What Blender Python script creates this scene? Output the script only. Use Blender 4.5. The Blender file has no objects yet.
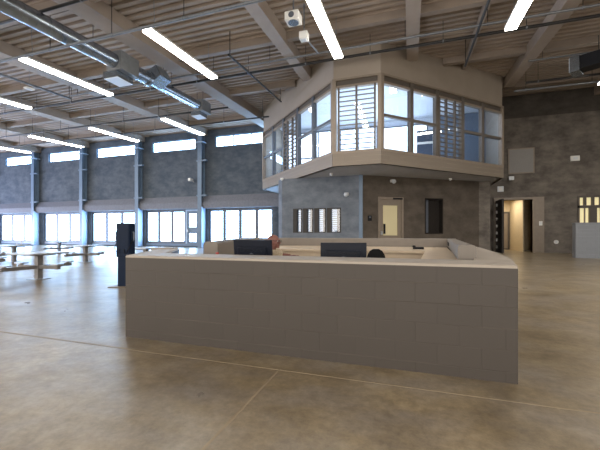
import bpy, bmesh, math, random
from mathutils import Vector, Matrix
random.seed(7)
PI = math.pi
COL = bpy.context.scene.collection
SL = 0.0455                       # the roof rises away from the camera
DECK0 = 10.1                      # underside of the deck at y = 0
BEAM0 = 9.53                      # underside of the beams at y = 0
YW = 28.0                         # the long hall wall
def deck(y): return DECK0 + SL*y
def beamz(y): return BEAM0 + SL*y

# ------------------------------------------------------------------ materials
def nodes_of(m):
    m.use_nodes = True
    return m.node_tree.nodes, m.node_tree.links, m.node_tree.nodes['Principled BSDF']

def mat(name, col, rough=0.6, metal=0.0, var=0.12, scale=6.0, bump=0.0, spec=0.5, stretch=(1,1,1)):
    m = bpy.data.materials.new(name)
    n, l, p = nodes_of(m)
    p.inputs['Roughness'].default_value = rough
    p.inputs['Metallic'].default_value = metal
    p.inputs['Specular IOR Level'].default_value = spec
    tc = n.new('ShaderNodeTexCoord'); mp = n.new('ShaderNodeMapping'); mp.inputs['Scale'].default_value = stretch
    nz = n.new('ShaderNodeTexNoise'); nz.inputs['Scale'].default_value = scale; nz.inputs['Detail'].default_value = 6
    rp = n.new('ShaderNodeValToRGB')
    rp.color_ramp.elements[0].position = .3; rp.color_ramp.elements[1].position = .7
    rp.color_ramp.elements[0].color = [c*(1-var) for c in col] + [1]
    rp.color_ramp.elements[1].color = [min(1, c*(1+var)) for c in col] + [1]
    l.new(tc.outputs['Object'], mp.inputs[0]); l.new(mp.outputs[0], nz.inputs[0])
    l.new(nz.outputs[0], rp.inputs[0]); l.new(rp.outputs[0], p.inputs['Base Color'])
    if bump:
        b = n.new('ShaderNodeBump'); b.inputs['Strength'].default_value = bump; b.inputs['Distance'].default_value = .02
        l.new(nz.outputs[0], b.inputs['Height']); l.new(b.outputs[0], p.inputs['Normal'])
    return m

def emit(name, col, strength):
    m = bpy.data.materials.new(name)
    n, l, p = nodes_of(m)
    p.inputs['Base Color'].default_value = (*[min(1, c) for c in col], 1)
    p.inputs['Emission Color'].default_value = (*col, 1)
    p.inputs['Emission Strength'].default_value = strength
    return m

def glass(name, tint=(.93, .96, 1), clear=.86):
    m = bpy.data.materials.new(name); m.use_nodes = True
    n, l = m.node_tree.nodes, m.node_tree.links
    n.remove(n['Principled BSDF']); out = n['Material Output']
    t = n.new('ShaderNodeBsdfTransparent'); t.inputs[0].default_value = (*tint, 1)
    g = n.new('ShaderNodeBsdfGlossy'); g.inputs['Roughness'].default_value = .03
    mx = n.new('ShaderNodeMixShader'); mx.inputs[0].default_value = 1-clear
    l.new(t.outputs[0], mx.inputs[1]); l.new(g.outputs[0], mx.inputs[2]); l.new(mx.outputs[0], out.inputs[0])
    return m

def block_mat(name, col, mortar, bw=.4, bh=.2, zoff=.1, rough=.55, var=.025):
    """painted concrete block in running bond, courses measured from the top of the wall"""
    m = bpy.data.materials.new(name)
    n, l, p = nodes_of(m)
    p.inputs['Roughness'].default_value = rough
    tc = n.new('ShaderNodeNewGeometry'); sx = n.new('ShaderNodeSeparateXYZ'); ad = n.new('ShaderNodeMath'); ad.operation = 'ADD'
    cb = n.new('ShaderNodeCombineXYZ'); of = n.new('ShaderNodeMath'); of.operation = 'ADD'; of.inputs[1].default_value = 2.0+zoff
    ax = n.new('ShaderNodeMath'); ax.operation = 'ADD'; ax.inputs[1].default_value = 40.17
    br = n.new('ShaderNodeTexBrick')
    br.inputs['Scale'].default_value = 1; br.inputs['Brick Width'].default_value = bw; br.inputs['Row Height'].default_value = bh
    br.inputs['Mortar Size'].default_value = .006; br.inputs['Mortar Smooth'].default_value = .6; br.inputs['Bias'].default_value = 0
    br.inputs['Color1'].default_value = [c*(1-var) for c in col]+[1]; br.inputs['Color2'].default_value = [c*(1+var) for c in col]+[1]
    br.inputs['Mortar'].default_value = (*mortar, 1)
    l.new(tc.outputs['Position'], sx.inputs[0]); l.new(sx.outputs[0], ad.inputs[0]); l.new(sx.outputs[1], ad.inputs[1])
    l.new(ad.outputs[0], ax.inputs[0])
    l.new(sx.outputs[2], of.inputs[0]); l.new(ax.outputs[0], cb.inputs[0]); l.new(of.outputs[0], cb.inputs[1])
    l.new(cb.outputs[0], br.inputs['Vector']); l.new(br.outputs['Color'], p.inputs['Base Color'])
    nz = n.new('ShaderNodeTexNoise'); nz.inputs['Scale'].default_value = 60
    mx = n.new('ShaderNodeMath'); mx.operation = 'MULTIPLY_ADD'; mx.inputs[1].default_value = -1.0
    ml = n.new('ShaderNodeMath'); ml.operation = 'MULTIPLY'; ml.inputs[1].default_value = .12
    l.new(tc.outputs['Position'], nz.inputs['Vector']); l.new(nz.outputs[0], ml.inputs[0])
    l.new(br.outputs['Fac'], mx.inputs[0]); l.new(ml.outputs[0], mx.inputs[2])
    # bevel highlights painted in: a thin paler line at each bed joint
    fr = n.new('ShaderNodeMath'); fr.operation = 'DIVIDE'; fr.inputs[1].default_value = bh; l.new(of.outputs[0], fr.inputs[0])
    f2 = n.new('ShaderNodeMath'); f2.operation = 'FRACT'; l.new(fr.outputs[0], f2.inputs[0])
    lip = n.new('ShaderNodeValToRGB'); e = lip.color_ramp.elements
    e[0].position = .02; e[0].color = (1, 1, 1, 1); e[1].position = .055; e[1].color = (0, 0, 0, 1)
    n3 = n.new('ShaderNodeTexNoise'); n3.inputs['Scale'].default_value = 1.1; l.new(tc.outputs['Position'], n3.inputs['Vector'])
    r3 = n.new('ShaderNodeMapRange'); r3.inputs[1].default_value = .4; r3.inputs[2].default_value = .65; r3.inputs[3].default_value = .12; r3.inputs[4].default_value = .8
    l.new(n3.outputs[0], r3.inputs[0]); l.new(f2.outputs[0], lip.inputs[0])
    mm = n.new('ShaderNodeMath'); mm.operation = 'MULTIPLY'; l.new(lip.outputs[0], mm.inputs[0]); l.new(r3.outputs[0], mm.inputs[1])
    mc = n.new('ShaderNodeMix'); mc.data_type = 'RGBA'; mc.inputs[7].default_value = (*[min(1, c*2.0) for c in col], 1)
    l.new(mm.outputs[0], mc.inputs[0]); l.new(br.outputs['Color'], mc.inputs[6]); l.new(mc.outputs[2], p.inputs['Base Color'])
    b = n.new('ShaderNodeBump'); b.inputs['Strength'].default_value = .5; b.inputs['Distance'].default_value = .006
    l.new(mx.outputs[0], b.inputs['Height']); l.new(b.outputs[0], p.inputs['Normal'])
    return m

def concrete_mat(name, dark, light, rough=.8, scale=.9, board=0.0):
    """board-marked cast concrete: blotches, streaks and faint horizontal lift lines"""
    m = bpy.data.materials.new(name)
    n, l, p = nodes_of(m)
    p.inputs['Roughness'].default_value = rough; p.inputs['Specular IOR Level'].default_value = .3
    g = n.new('ShaderNodeNewGeometry')
    a = n.new('ShaderNodeTexNoise'); a.inputs['Scale'].default_value = scale; a.inputs['Detail'].default_value = 9; a.inputs['Roughness'].default_value = .65
    mp = n.new('ShaderNodeMapping'); mp.inputs['Scale'].default_value = (.6, .6, 1.3)
    b = n.new('ShaderNodeTexNoise'); b.inputs['Scale'].default_value = 1.6; b.inputs['Detail'].default_value = 8; b.inputs['Roughness'].default_value = .7
    mx = n.new('ShaderNodeMix'); mx.data_type = 'FLOAT'; mx.inputs[0].default_value = .5
    rp = n.new('ShaderNodeValToRGB'); rp.color_ramp.elements[0].position = .40; rp.color_ramp.elements[1].position = .62
    rp.color_ramp.elements[0].color = (*dark, 1); rp.color_ramp.elements[1].color = (*light, 1)
    l.new(g.outputs['Position'], a.inputs['Vector']); l.new(g.outputs['Position'], mp.inputs[0]); l.new(mp.outputs[0], b.inputs['Vector'])
    l.new(a.outputs[0], mx.inputs[2]); l.new(b.outputs[0], mx.inputs[3]); l.new(mx.outputs[0], rp.inputs[0]); l.new(rp.outputs[0], p.inputs['Base Color'])
    bp = n.new('ShaderNodeBump'); bp.inputs['Strength'].default_value = .25; bp.inputs['Distance'].default_value = .03
    l.new(mx.outputs[0], bp.inputs['Height']); l.new(bp.outputs[0], p.inputs['Normal'])
    return m

def floor_mat():
    m = bpy.data.materials.new('polished concrete')
    n, l, p = nodes_of(m)
    g = n.new('ShaderNodeNewGeometry')
    def noise(s, d, r, sc=(1, 1, 1)):
        mp = n.new('ShaderNodeMapping'); mp.inputs['Scale'].default_value = sc
        t = n.new('ShaderNodeTexNoise'); t.inputs['Scale'].default_value = s; t.inputs['Detail'].default_value = d; t.inputs['Roughness'].default_value = r
        t.inputs['Distortion'].default_value = .15
        l.new(g.outputs['Position'], mp.inputs[0]); l.new(mp.outputs[0], t.inputs['Vector']); return t
    a = noise(.55, 9, .62); b = noise(2.2, 12, .78); c = noise(11, 8, .75, (1, 1, 1))
    ra = n.new('ShaderNodeValToRGB'); e = ra.color_ramp.elements
    e[0].position = .30; e[0].color = (.19, .148, .088, 1); e[1].position = .70; e[1].color = (.37, .30, .195, 1)
    rb = n.new('ShaderNodeValToRGB'); e = rb.color_ramp.elements
    e[0].position = .36; e[0].color = (.62, .60, .57, 1); e[1].position = .66; e[1].color = (1.18, 1.17, 1.15, 1)
    mx = n.new('ShaderNodeMix'); mx.data_type = 'RGBA'; mx.blend_type = 'MULTIPLY'; mx.inputs[0].default_value = 1
    l.new(a.outputs[0], ra.inputs[0]); l.new(b.outputs[0], rb.inputs[0])
    l.new(ra.outputs[0], mx.inputs[6]); l.new(rb.outputs[0], mx.inputs[7])
    # greyer worn areas, then a fine trowelled grain
    d = noise(.9, 6, .6, (1, 1.6, 1)); m2 = n.new('ShaderNodeMix'); m2.data_type = 'RGBA'; m2.blend_type = 'MIX'
    rd = n.new('ShaderNodeMapRange'); rd.inputs[1].default_value = .42; rd.inputs[2].default_value = .68; rd.inputs[4].default_value = .6
    l.new(d.outputs[0], rd.inputs[0]); l.new(rd.outputs[0], m2.inputs[0]); l.new(mx.outputs[2], m2.inputs[6]); m2.inputs[7].default_value = (.27, .25, .235, 1)
    rc = n.new('ShaderNodeValToRGB'); e = rc.color_ramp.elements
    e[0].position = .34; e[0].color = (.76, .75, .73, 1); e[1].position = .68; e[1].color = (1.2, 1.2, 1.2, 1)
    m3 = n.new('ShaderNodeMix'); m3.data_type = 'RGBA'; m3.blend_type = 'MULTIPLY'; m3.inputs[0].default_value = 1
    l.new(c.outputs[0], rc.inputs[0]); l.new(m2.outputs[2], m3.inputs[6]); l.new(rc.outputs[0], m3.inputs[7])
    l.new(m3.outputs[2], p.inputs['Base Color'])
    rr = n.new('ShaderNodeMapRange'); rr.inputs[1].default_value = .3; rr.inputs[2].default_value = .7; rr.inputs[3].default_value = .33; rr.inputs[4].default_value = .27
    l.new(d.outputs[0], rr.inputs[0]); l.new(rr.outputs[0], p.inputs['Roughness'])
    p.inputs['Specular IOR Level'].default_value = .5
    bp = n.new('ShaderNodeBump'); bp.inputs['Strength'].default_value = .16; bp.inputs['Distance'].default_value = .02
    l.new(b.outputs[0], bp.inputs['Height']); l.new(bp.outputs[0], p.inputs['Normal'])
    return m

M = {}
M['floor'] = floor_mat()
M['joint'] = mat('floor joint sealant', (.30, .24, .16), .6)
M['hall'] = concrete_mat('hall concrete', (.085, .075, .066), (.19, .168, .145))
M['hall_dark'] = concrete_mat('shaded concrete', (.05, .044, .038), (.09, .08, .07))  # recess shade put into a darker copy of the hall concrete
M['conc_blue_cast'] = concrete_mat('concrete with blue light wash', (.105, .125, .155), (.19, .215, .25))  # blue wash of window light painted into this wall's colour
M['fascia'] = mat('window fascia', (.15, .16, .19), .7)
M['block'] = block_mat('painted block', (.060, .050, .0415), (.057, .0475, .0395))
M['block_in'] = block_mat('painted block inner face', (.30, .26, .215), (.26, .22, .18))
M['cap'] = mat('counter solid surface', (.36, .315, .262), .5, var=.05)
M['wood'] = mat('pale counter laminate', (.56, .45, .32), .45, var=.06)
M['deck'] = mat('painted roof deck', (.30, .245, .20), .7, var=.1, scale=.6)
M['beam'] = mat('painted roof steel', (.25, .205, .17), .6, var=.08, scale=1.5)
M['beam_light'] = mat('painted purlin steel', (.33, .275, .23), .6, var=.08, scale=1.5)
M['black_pipe'] = mat('black sprinkler pipe', (.012, .012, .013), .5)
M['galv'] = mat('galvanised steel', (.17, .185, .205), .4, .5, var=.15, scale=14)
M['duct'] = mat('spiral duct steel', (.34, .385, .44), .27, .95, var=.12, scale=5)
M['galv_dark'] = mat('dull duct steel', (.22, .23, .24), .5, .5, var=.1, scale=6)
M['grille_bright'] = mat('bright diffuser', (.75, .82, .92), .45, var=.02)
M['grille_dim'] = mat('grey grille', (.22, .21, .20), .5, var=.03)
M['parapet'] = mat('painted parapet', (.20, .175, .148), .55, var=.05)
M['slot_blind'] = emit('daylit blind', (.45, .52, .62), .55)  # lit look comes from the blind's own glow
M['white_metal'] = mat('white painted metal', (.72, .72, .70), .5, var=.03)
M['grille'] = mat('white diffuser', (.62, .66, .70), .5, var=.03)
M['blue_steel'] = mat('blue-grey column paint', (.13, .19, .27), .4, var=.08, scale=2)
M['blue_light'] = mat('lit column paint', (.34, .47, .64), .4, .1, var=.08)  # side light painted in as a paler copy of the column paint
M['frame'] = mat('bronze window frame', (.10, .115, .14), .45, .2)
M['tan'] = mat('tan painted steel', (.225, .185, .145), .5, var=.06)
M['vision'] = emit('dim warm vision glass', (.42, .36, .21), .30)
M['jamb'] = mat('dark reveal', (.03, .026, .023), .6)
M['tan_frame'] = mat('deep tan frame', (.105, .09, .076), .5, var=.06)  # darker tan for mullions and louvres
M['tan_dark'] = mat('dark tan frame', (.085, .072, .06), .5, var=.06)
M['band'] = block_mat('tan parapet', (.20, .168, .135), (.18, .15, .12), 1.3, .22, .0)
M['plaster_low'] = concrete_mat('brown cast concrete', (.072, .060, .049), (.125, .105, .085))
M['hall_blue_cast'] = concrete_mat('concrete with blue cast', (.052, .068, .090), (.105, .122, .145))  # hall concrete with the blue daylight cast put into its colour
M['plaster'] = mat('painted bulkhead', (.30, .258, .212), .7, var=.05, scale=1.2)
M['soffit'] = mat('soffit with bounce tint', (.46, .47, .50), .6, var=.06, scale=1.5)  # light bounced off the floor painted in as a paler, bluer tone
M['sky_pane'] = emit('overexposed daylight pane', (.40, .66, 1.0), 12.5)
M['booth_pane'] = emit('daylight pane behind the booth', (.72, .86, 1.0), 2.2)
M['tube'] = emit('lit diffuser', (1.0, .93, .82), 26.0)
M['lamp_in'] = emit('lit troffer', (1.0, .98, .94), 5.0)
M['warm_pane'] = emit('lit warm room pane', (.80, .70, .40), .42)
M['warm_wall'] = mat('warm lit corridor wall', (.62, .52, .36), .7, var=.05)
M['glass'] = glass('clear glazing', clear=.88)
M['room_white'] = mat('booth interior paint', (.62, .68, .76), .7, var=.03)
M['room_shade'] = mat('shaded booth paint', (.16, .21, .28), .7, var=.05)  # dimness at the booth's right end painted as a darker copy
M['room_dark'] = mat('dark booth cabinet', (.04, .06, .10), .5)
M['black'] = mat('black plastic', (.013, .014, .017), .42, var=.1, spec=.15)
M['screen'] = mat('black monitor shell', (.010, .013, .022), .36, var=.1, spec=.15)
M['dark_fabric'] = mat('black mesh fabric', (.015, .015, .016), .9, spec=.1)
M['kiosk'] = mat('dark navy enamel', (.006, .015, .038), .35, var=.08, spec=.12)
M['stainless'] = mat('brushed stainless', (.50, .53, .58), .3, .85, var=.08, scale=8)
M['table_steel'] = mat('table support steel', (.23, .22, .21), .45, .4)
M['bottle_red'] = mat('red plastic', (.42, .06, .05), .5)
M['grey_block'] = block_mat('grey block pier', (.20, .215, .235), (.16, .17, .19), .4, .2, .0)
M['skin'] = mat('skin', (.20, .085, .068), .5, var=.06, scale=14)
M['shirt'] = mat('khaki shirt', (.46, .38, .27), .85, var=.25, scale=40)
M['trousers'] = mat('dark trousers', (.05, .05, .055), .85)
M['eye'] = mat('eye white', (.8, .8, .78), .3, var=.01)
M['door_dark'] = mat('dark door paint', (.022, .019, .017), .45, spec=.2)

# ------------------------------------------------------------------ mesh helper
class MB:
    def __init__(self): self.bm = bmesh.new()
    def face(self, pts):
        vs = [self.bm.verts.new(p) for p in pts]
        try: return self.bm.faces.new(vs)
        except ValueError: return None
    def box(self, x0, x1, y0, y1, z0, z1, mtx=None, bev=0.0):
        r = bmesh.ops.create_cube(self.bm, size=1)
        for v in r['verts']:
            v.co = Vector((x0+(v.co.x+.5)*(x1-x0), y0+(v.co.y+.5)*(y1-y0), z0+(v.co.z+.5)*(z1-z0)))
        if bev:
            es = list({e for v in r['verts'] for e in v.link_edges})
            g = bmesh.ops.bevel(self.bm, geom=es, offset=bev, segments=2, affect='EDGES', profile=.5)
            vs = list({v for f in g['faces'] for v in f.verts})
            allv = set(vs)
            if mtx is not None:
                for v in allv: v.co = mtx @ v.co
        elif mtx is not None:
            for v in r['verts']: v.co = mtx @ v.co
        return self
    def prism(self, poly, z0, z1):
        n = len(poly)
        b = [self.bm.verts.new((p[0], p[1], z0)) for p in poly]; t = [self.bm.verts.new((p[0], p[1], z1)) for p in poly]
        self.bm.faces.new(b[::-1]); self.bm.faces.new(t)
        for i in range(n): self.bm.faces.new((b[i], b[(i+1) % n], t[(i+1) % n], t[i]))
        return self
    def tube(self, pts, r, seg=10, caps=True):
        pts = [Vector(p) for p in pts]; rings = []
        rs = r if isinstance(r, (list, tuple)) else [r]*len(pts)
        for i, p in enumerate(pts):
            d = (pts[min(i+1, len(pts)-1)]-pts[max(i-1, 0)]).normalized()
            a = Vector((0, 0, 1)) if abs(d.z) < .9 else Vector((1, 0, 0))
            u = d.cross(a).normalized(); w = d.cross(u).normalized()
            rings.append([self.bm.verts.new(p+(u*math.cos(2*PI*k/seg)+w*math.sin(2*PI*k/seg))*rs[i]) for k in range(seg)])
        for a, b in zip(rings, rings[1:]):
            for k in range(seg): self.bm.faces.new((a[k], a[(k+1) % seg], b[(k+1) % seg], b[k]))
        if caps: self.bm.faces.new(rings[0][::-1]); self.bm.faces.new(rings[-1])
        return self
    def ball(self, c, r, u=16, v=12, mtx=None):
        r = r if isinstance(r, (list, tuple)) else (r, r, r)
        g = bmesh.ops.create_uvsphere(self.bm, u_segments=u, v_segments=v, radius=1)
        for q in g['verts']:
            q.co = Vector((q.co.x*r[0], q.co.y*r[1], q.co.z*r[2]))
            if mtx is not None: q.co = mtx @ q.co
            q.co += Vector(c)
        return self
    def section(self, prof, p0, p1):
        """extrude an (across, up) profile from p0 to p1; up is +z"""
        p0, p1 = Vector(p0), Vector(p1); d = (p1-p0).normalized(); s = Vector((d.y, -d.x, 0)).normalized()
        A = [self.bm.verts.new(p0+s*a+Vector((0, 0, b))) for a, b in prof]; B = [self.bm.verts.new(p1+s*a+Vector((0, 0, b))) for a, b in prof]
        n = len(prof)
        for i in range(n): self.bm.faces.new((A[i], A[(i+1) % n], B[(i+1) % n], B[i]))
        self.bm.faces.new(A[::-1]); self.bm.faces.new(B)
        return self
    def build(self, name, material, parent=None, smooth=False, world=False, label=None):
        bm = self.bm
        bmesh.ops.recalc_face_normals(bm, faces=bm.faces)
        me = bpy.data.meshes.new(name)
        o = bpy.data.objects.new(name, me)
        if parent is None:
            if bm.verts:
                xs = [v.co.x for v in bm.verts]; ys = [v.co.y for v in bm.verts]; zs = [v.co.z for v in bm.verts]
                org = Vector(((min(xs)+max(xs))/2, (min(ys)+max(ys))/2, min(zs)))
                bmesh.ops.translate(bm, verts=bm.verts, vec=-org); o.location = org
        else:
            o.parent = parent
            if world:
                q = Vector(parent.location)
                if parent.parent: q += Vector(parent.parent.location)
                bmesh.ops.translate(bm, verts=bm.verts, vec=-q)
        bm.to_mesh(me); bm.free()
        me.materials.append(material)
        if smooth:
            for f in me.polygons: f.use_smooth = True
            me.set_sharp_from_angle(angle=.7)
        COL.objects.link(o)
        if label: o['label'] = label
        return o

def tag(o, label, cat, group=None):
    o['label'] = label; o['category'] = cat
    if group: o['group'] = group
    return o
def thing(name, loc, label, cat, group=None, rz=0):
    o = bpy.data.objects.new(name, None); COL.objects.link(o); o.empty_display_size = .1
    o.location = loc; o.rotation_euler.z = rz
    return tag(o, label, cat, group)
def struct(o, label=None):
    o['kind'] = 'structure'
    if label: o['label'] = label
    return o
def sroot(name, loc, label=None):
    o = bpy.data.objects.new(name, None); COL.objects.link(o); o.location = loc; o.empty_display_size = .1
    return struct(o, label)
def copy_tree(o, parent=None):
    c = o.copy(); COL.objects.link(c)
    if parent is not None: c.parent = parent
    for ch in list(o.children): copy_tree(ch, c)
    return c

# ------------------------------------------------------------------ room shell
XL, XR, YB = -56.0, 17.0, -9.0
struct(MB().box(XL, XR, YB, YW+5, -.2, 0).build('floor', M['floor']))
jt = MB()
jt.box(XL, -3.0, 3.195, 3.225, -.01, .002); jt.box(-1.285, -1.262, YB, 3.195, -.01, .002)
jt.box(-3.0, XR, 3.195, 3.21, -.01, .002)
struct(jt.build('trim_1', M['joint']))

# roof deck with flutes running along x
dk = MB(); y = YB; prof = []
while y < YW+.2:
    z = deck(y)
    prof += [(y, z), (y+.17, z), (y+.21, z+.12), (y+.36, z+.12)]
    y += .40
top = [dk.bm.verts.new((XL, a, b)) for a, b in prof]; bot = [dk.bm.verts.new((XR, a, b)) for a, b in prof]
for i in range(len(prof)-1): dk.bm.faces.new((top[i], top[i+1], bot[i+1], bot[i]))
struct(dk.build('ceiling', M['deck']))

# the long wall at y = YW, with openings
def wall_with_holes(mb, x0, x1, z0, z1, y0, y1, holes):
    xs = sorted({x0, x1, *[h[0] for h in holes], *[h[1] for h in holes]})
    zs = sorted({z0, z1, *[h[2] for h in holes], *[h[3] for h in holes]})
    for a, b in zip(xs, xs[1:]):
        run = None
        for c, d in zip(zs, zs[1:]):
            cx, cz = (a+b)/2, (c+d)/2
            if any(h[0] < cx < h[1] and h[2] < cz < h[3] for h in holes):
                if run: mb.box(a, b, y0, y1, *run); run = None
            else: run = (run[0], d) if run else (c, d)
        if run: mb.box(a, b, y0, y1, *run)
COLX = [-49.1, -41.6, -34.1, -26.5, -19.0, -11.5]
LOW = []      # lower glazed openings x0, x1
LOW = [(-48.3, -42.0), (-40.7, -34.65), (-33.35, -27.05), (-25.95, -19.45), (-18.45, -11.7)]
CLER = [(-47.3, -42.3), (-39.9, -34.75), (-32.6, -27.3), (-25.1, -19.95), (-17.7, -12.0)]
LZ0, LZ1, CZ0, CZ1 = .12, 3.72, 9.6, 10.66
holes = [(a, b, LZ0, LZ1) for a, b in LOW] + [(a, b, CZ0, CZ1) for a, b in CLER]
DOOR = (6.12, 8.32, 0, 3.80)
RWIN = (10.98, 14.6, 1.42, 3.95)
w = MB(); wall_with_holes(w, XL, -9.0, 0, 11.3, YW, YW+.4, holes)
struct(w.build('wall_back', M['hall_blue_cast']), 'bare grey concrete wall with daylight windows')
w = MB(); wall_with_holes(w, -9.0, XR, 0, 9.72, YW, YW+.4, [DOOR, RWIN]); struct(w.build('wall_back_right', M['hall']))
w = MB(); w.box(-9.0, XR, YW, YW+.4, 9.72, 11.35); struct(w.build('wall_back_upper', M['hall_dark']))
struct(MB().box(XR, XR+.3, YB, YW+.4, 0, 11.6).build('wall_right', M['hall']))
struct(MB().box(XL-.3, XL, YB, YW+.4, 0, 11.6).build('wall_left', M['hall']))
# projecting fascia over the lower windows
for i, (a, b) in enumerate(zip([XL]+COLX, COLX+[-8.8])):
    f = MB()
    f.bm.faces.new([f.bm.verts.new(p) for p in ((a, YW, 5.0), (a, YW-.45, 4.35), (b, YW-.45, 4.35), (b, YW, 5.0))])
    f.box(a, b, YW-.45, YW, 3.76, 4.35)
    struct(f.build('trim_%d' % (i+2), M['fascia']))

# glazing: a frame mesh with the bright daylight panes as its child
NW = [0]
def window(x0, x1, z0, z1, cols, y=YW+.12, fr=.1, mull=.14, material=None, rows=1, pane=None, louvre=0, inner=None):
    NW[0] += 1
    m = MB()
    if fr:
        m.box(x0, x1, y, y+.12, z0, z0+fr); m.box(x0, x1, y, y+.12, z1-fr, z1)
        m.box(x0, x0+fr, y, y+.12, z0+fr, z1-fr); m.box(x1-fr, x1, y, y+.12, z0+fr, z1-fr)
    for k in range(1, cols):
        cx = x0+(x1-x0)*k/cols; m.box(cx-mull/2, cx+mull/2, y-.02, y+.12, z0+fr, z1-fr)
    for k in range(1, rows):
        cz = z0+(z1-z0)*k/rows; m.box(x0, x1, y, y+.12, cz-mull/2, cz+mull/2)
    o = struct(m.build('window_%d' % NW[0], material or M['frame']))
    g = MB().box(x0+fr*.5, x1-fr*.5, y+.07, y+.09, z0+fr*.5, z1-fr*.5)
    g.build('pane', pane or M['sky_pane'], o, world=True)
    if louvre:
        s = MB()
        for k in range(1, louvre):
            cz = z0+(z1-z0)*k/louvre; s.box(x0+fr, x1-fr, y+.03, y+.05, cz-.012, cz+.012)
        s.build('louvre', M['blue_light'], o, world=True)
    return o
for i, (a, b) in enumerate(LOW):
    if i == 3:
        window(a, a+4.85, .35, LZ1, 3, fr=.22, mull=.3, louvre=14)
    else:
        window(a, b, .35, LZ1, 4 if i == 4 else 3, fr=.22, mull=.32, louvre=14 if i == 4 else 0)
    m = MB().box(a, b, YW+.1, YW+.24, LZ0, .35); struct(m.build('trim_%d' % (i+10), M['blue_steel']))
for i, (a, b) in enumerate(CLER):
    window(a, b, CZ0, CZ1, 3 if i == 4 else 1, fr=.09, mull=.1, material=M['blue_steel'])
# the glazed exit door in the fourth bay
d0, d1 = -21.1, -19.45
dr = struct(MB().box(d0, d0+.16, YW+.06, YW+.2, .35, LZ1).box(d1-.16, d1, YW+.06, YW+.2, .35, LZ1).box(d0+.16, d1-.16, YW+.06, YW+.2, 3.55, LZ1).build('door_1', M['blue_light']),
            'blue steel exit door with two small bright panes')
lf = MB(); wall_with_holes(lf, d0+.16, d1-.16, .35, 3.55, YW+.1, YW+.16, [(d0+.42, d1-.42, 2.0, 3.3), (d0+.42, d1-.42, .55, 1.35)])
lf = lf.build('door_leaf', M['blue_steel'], dr, world=True)
MB().box(d0+.4, d1-.4, YW+.14, YW+.15, 1.98, 3.32).box(d0+.4, d1-.4, YW+.14, YW+.15, .53, 1.37).build('pane', M['sky_pane'], dr, world=True)
MB().box(d0+.2, d0+.3, YW+.0, YW+.1, 1.5, 1.75).build('handle', M['stainless'], dr, world=True)

# steel columns on the bay lines
ordn = ['at the far left edge of the hall', 'first in from the left edge of the view', 'second in from the left edge of the view', 'behind the dark telephone pedestal', 'beside the glazed exit door', 'next to the raised control booth']
for i, cx in enumerate(COLX[:5]):
    c = sroot('steel_column', (cx, YW-.35, 0), 'blue-grey steel wall column ' + ordn[i])
    MB().box(-.22, .22, -.30, -.26, 0, 11.0).box(-.22, .22, .26, .30, 0, 11.0).box(-.03, .03, -.26, .26, 0, 11.0).build('shaft', M['blue_steel'], c)
    MB().box(.22, .26, -.32, .3, 0, 3.9).build('flange', M['blue_light'], c)
    for z in (4.9, 8.2): MB().box(-.32, .75, -.34, -.1, z, z+.13).build('bracket', M['blue_steel'], c)
    MB().box(-.4, .4, -.36, .32, 10.0, 10.1).build('cap_plate', M['blue_light'], c)
    MB().box(-.35, .35, -.4, .34, 0, .04).build('base_plate', M['blue_steel'], c)

# roof beams along y, purlins along x
FY = 17.0; KX1, KX2 = -.222*FY, -.080*FY          # front facet of the booth
TL, TR = .4245*FY, .4045*FY
def facade_y(x):
    if x < KX1: return FY+(KX1-x)
    if x > KX2: return FY+(x-KX2)
    return FY
BEAMS = [(-41.6, 'far left'), (-34.1, 'far left'), (-26.5, 'left'), (-19.0, 'left'), (-12.0, 'left'), (-5.75, 'left of the booth'), (.12, 'above the booth'), (5.95, 'right of the booth'), (12.2, 'right')]
def ibeam(mb, x, y0, y1, wd, dp, tk=.05):
    for (a, b, lo, hi) in ((-wd/2, wd/2, 0, tk*1.3), (-tk, tk, tk*1.3, dp)):
        p = [(a, lo), (b, lo), (b, hi), (a, hi)]
        A = [mb.bm.verts.new((x+q[0], y0, beamz(y0)+q[1])) for q in p]; B = [mb.bm.verts.new((x+q[0], y1, beamz(y1)+q[1])) for q in p]
        for i in range(4): mb.bm.faces.new((A[i], A[(i+1) % 4], B[(i+1) % 4], B[i]))
        mb.bm.faces.new(A[::-1]); mb.bm.faces.new(B)
def boxbeam(mb, x, y0, y1, wd, dp, off=0):
    p = [(-wd/2, off), (wd/2, off), (wd/2, off+dp), (-wd/2, off+dp)]
    A = [mb.bm.verts.new((x+q[0], y0, beamz(y0)+q[1])) for q in p]; B = [mb.bm.verts.new((x+q[0], y1, beamz(y1)+q[1])) for q in p]
    for i in range(4): mb.bm.faces.new((A[i], A[(i+1) % 4], B[(i+1) % 4], B[i]))
    mb.bm.faces.new(A[::-1]); mb.bm.faces.new(B)
for x, where in BEAMS:
    y1 = YW if x < -11.2 or x > 6.5 else facade_y(x)
    mb = MB(); boxbeam(mb, x, YB, y1, .56 if x > -7 else .95, .57)
    struct(mb.build('roof_beam', M['beam_light'] if x > -7 else M['beam']))
for x, y1 in ((2.95, facade_y(2.95)),):
    mb = MB(); boxbeam(mb, x, YB, y1, .2, .3, .27); struct(mb.build('roof_beam', M['beam_light']))
for yy in (4.3, 9.6, 14.8, 20.1, 25.3):
    mb = MB()
    segs = [(XL, XR)] if yy < FY else [(XL, KX1-(yy-FY) if yy < 24.2 else -11), ((KX2+(yy-FY)) if yy < 23.9 else 5.5, XR)]
    for a, b in segs: mb.box(a, b, yy-.14, yy+.14, beamz(yy)+.22, deck(yy)-.01)
    struct(mb.build('roof_beam', M['beam']))

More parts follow.
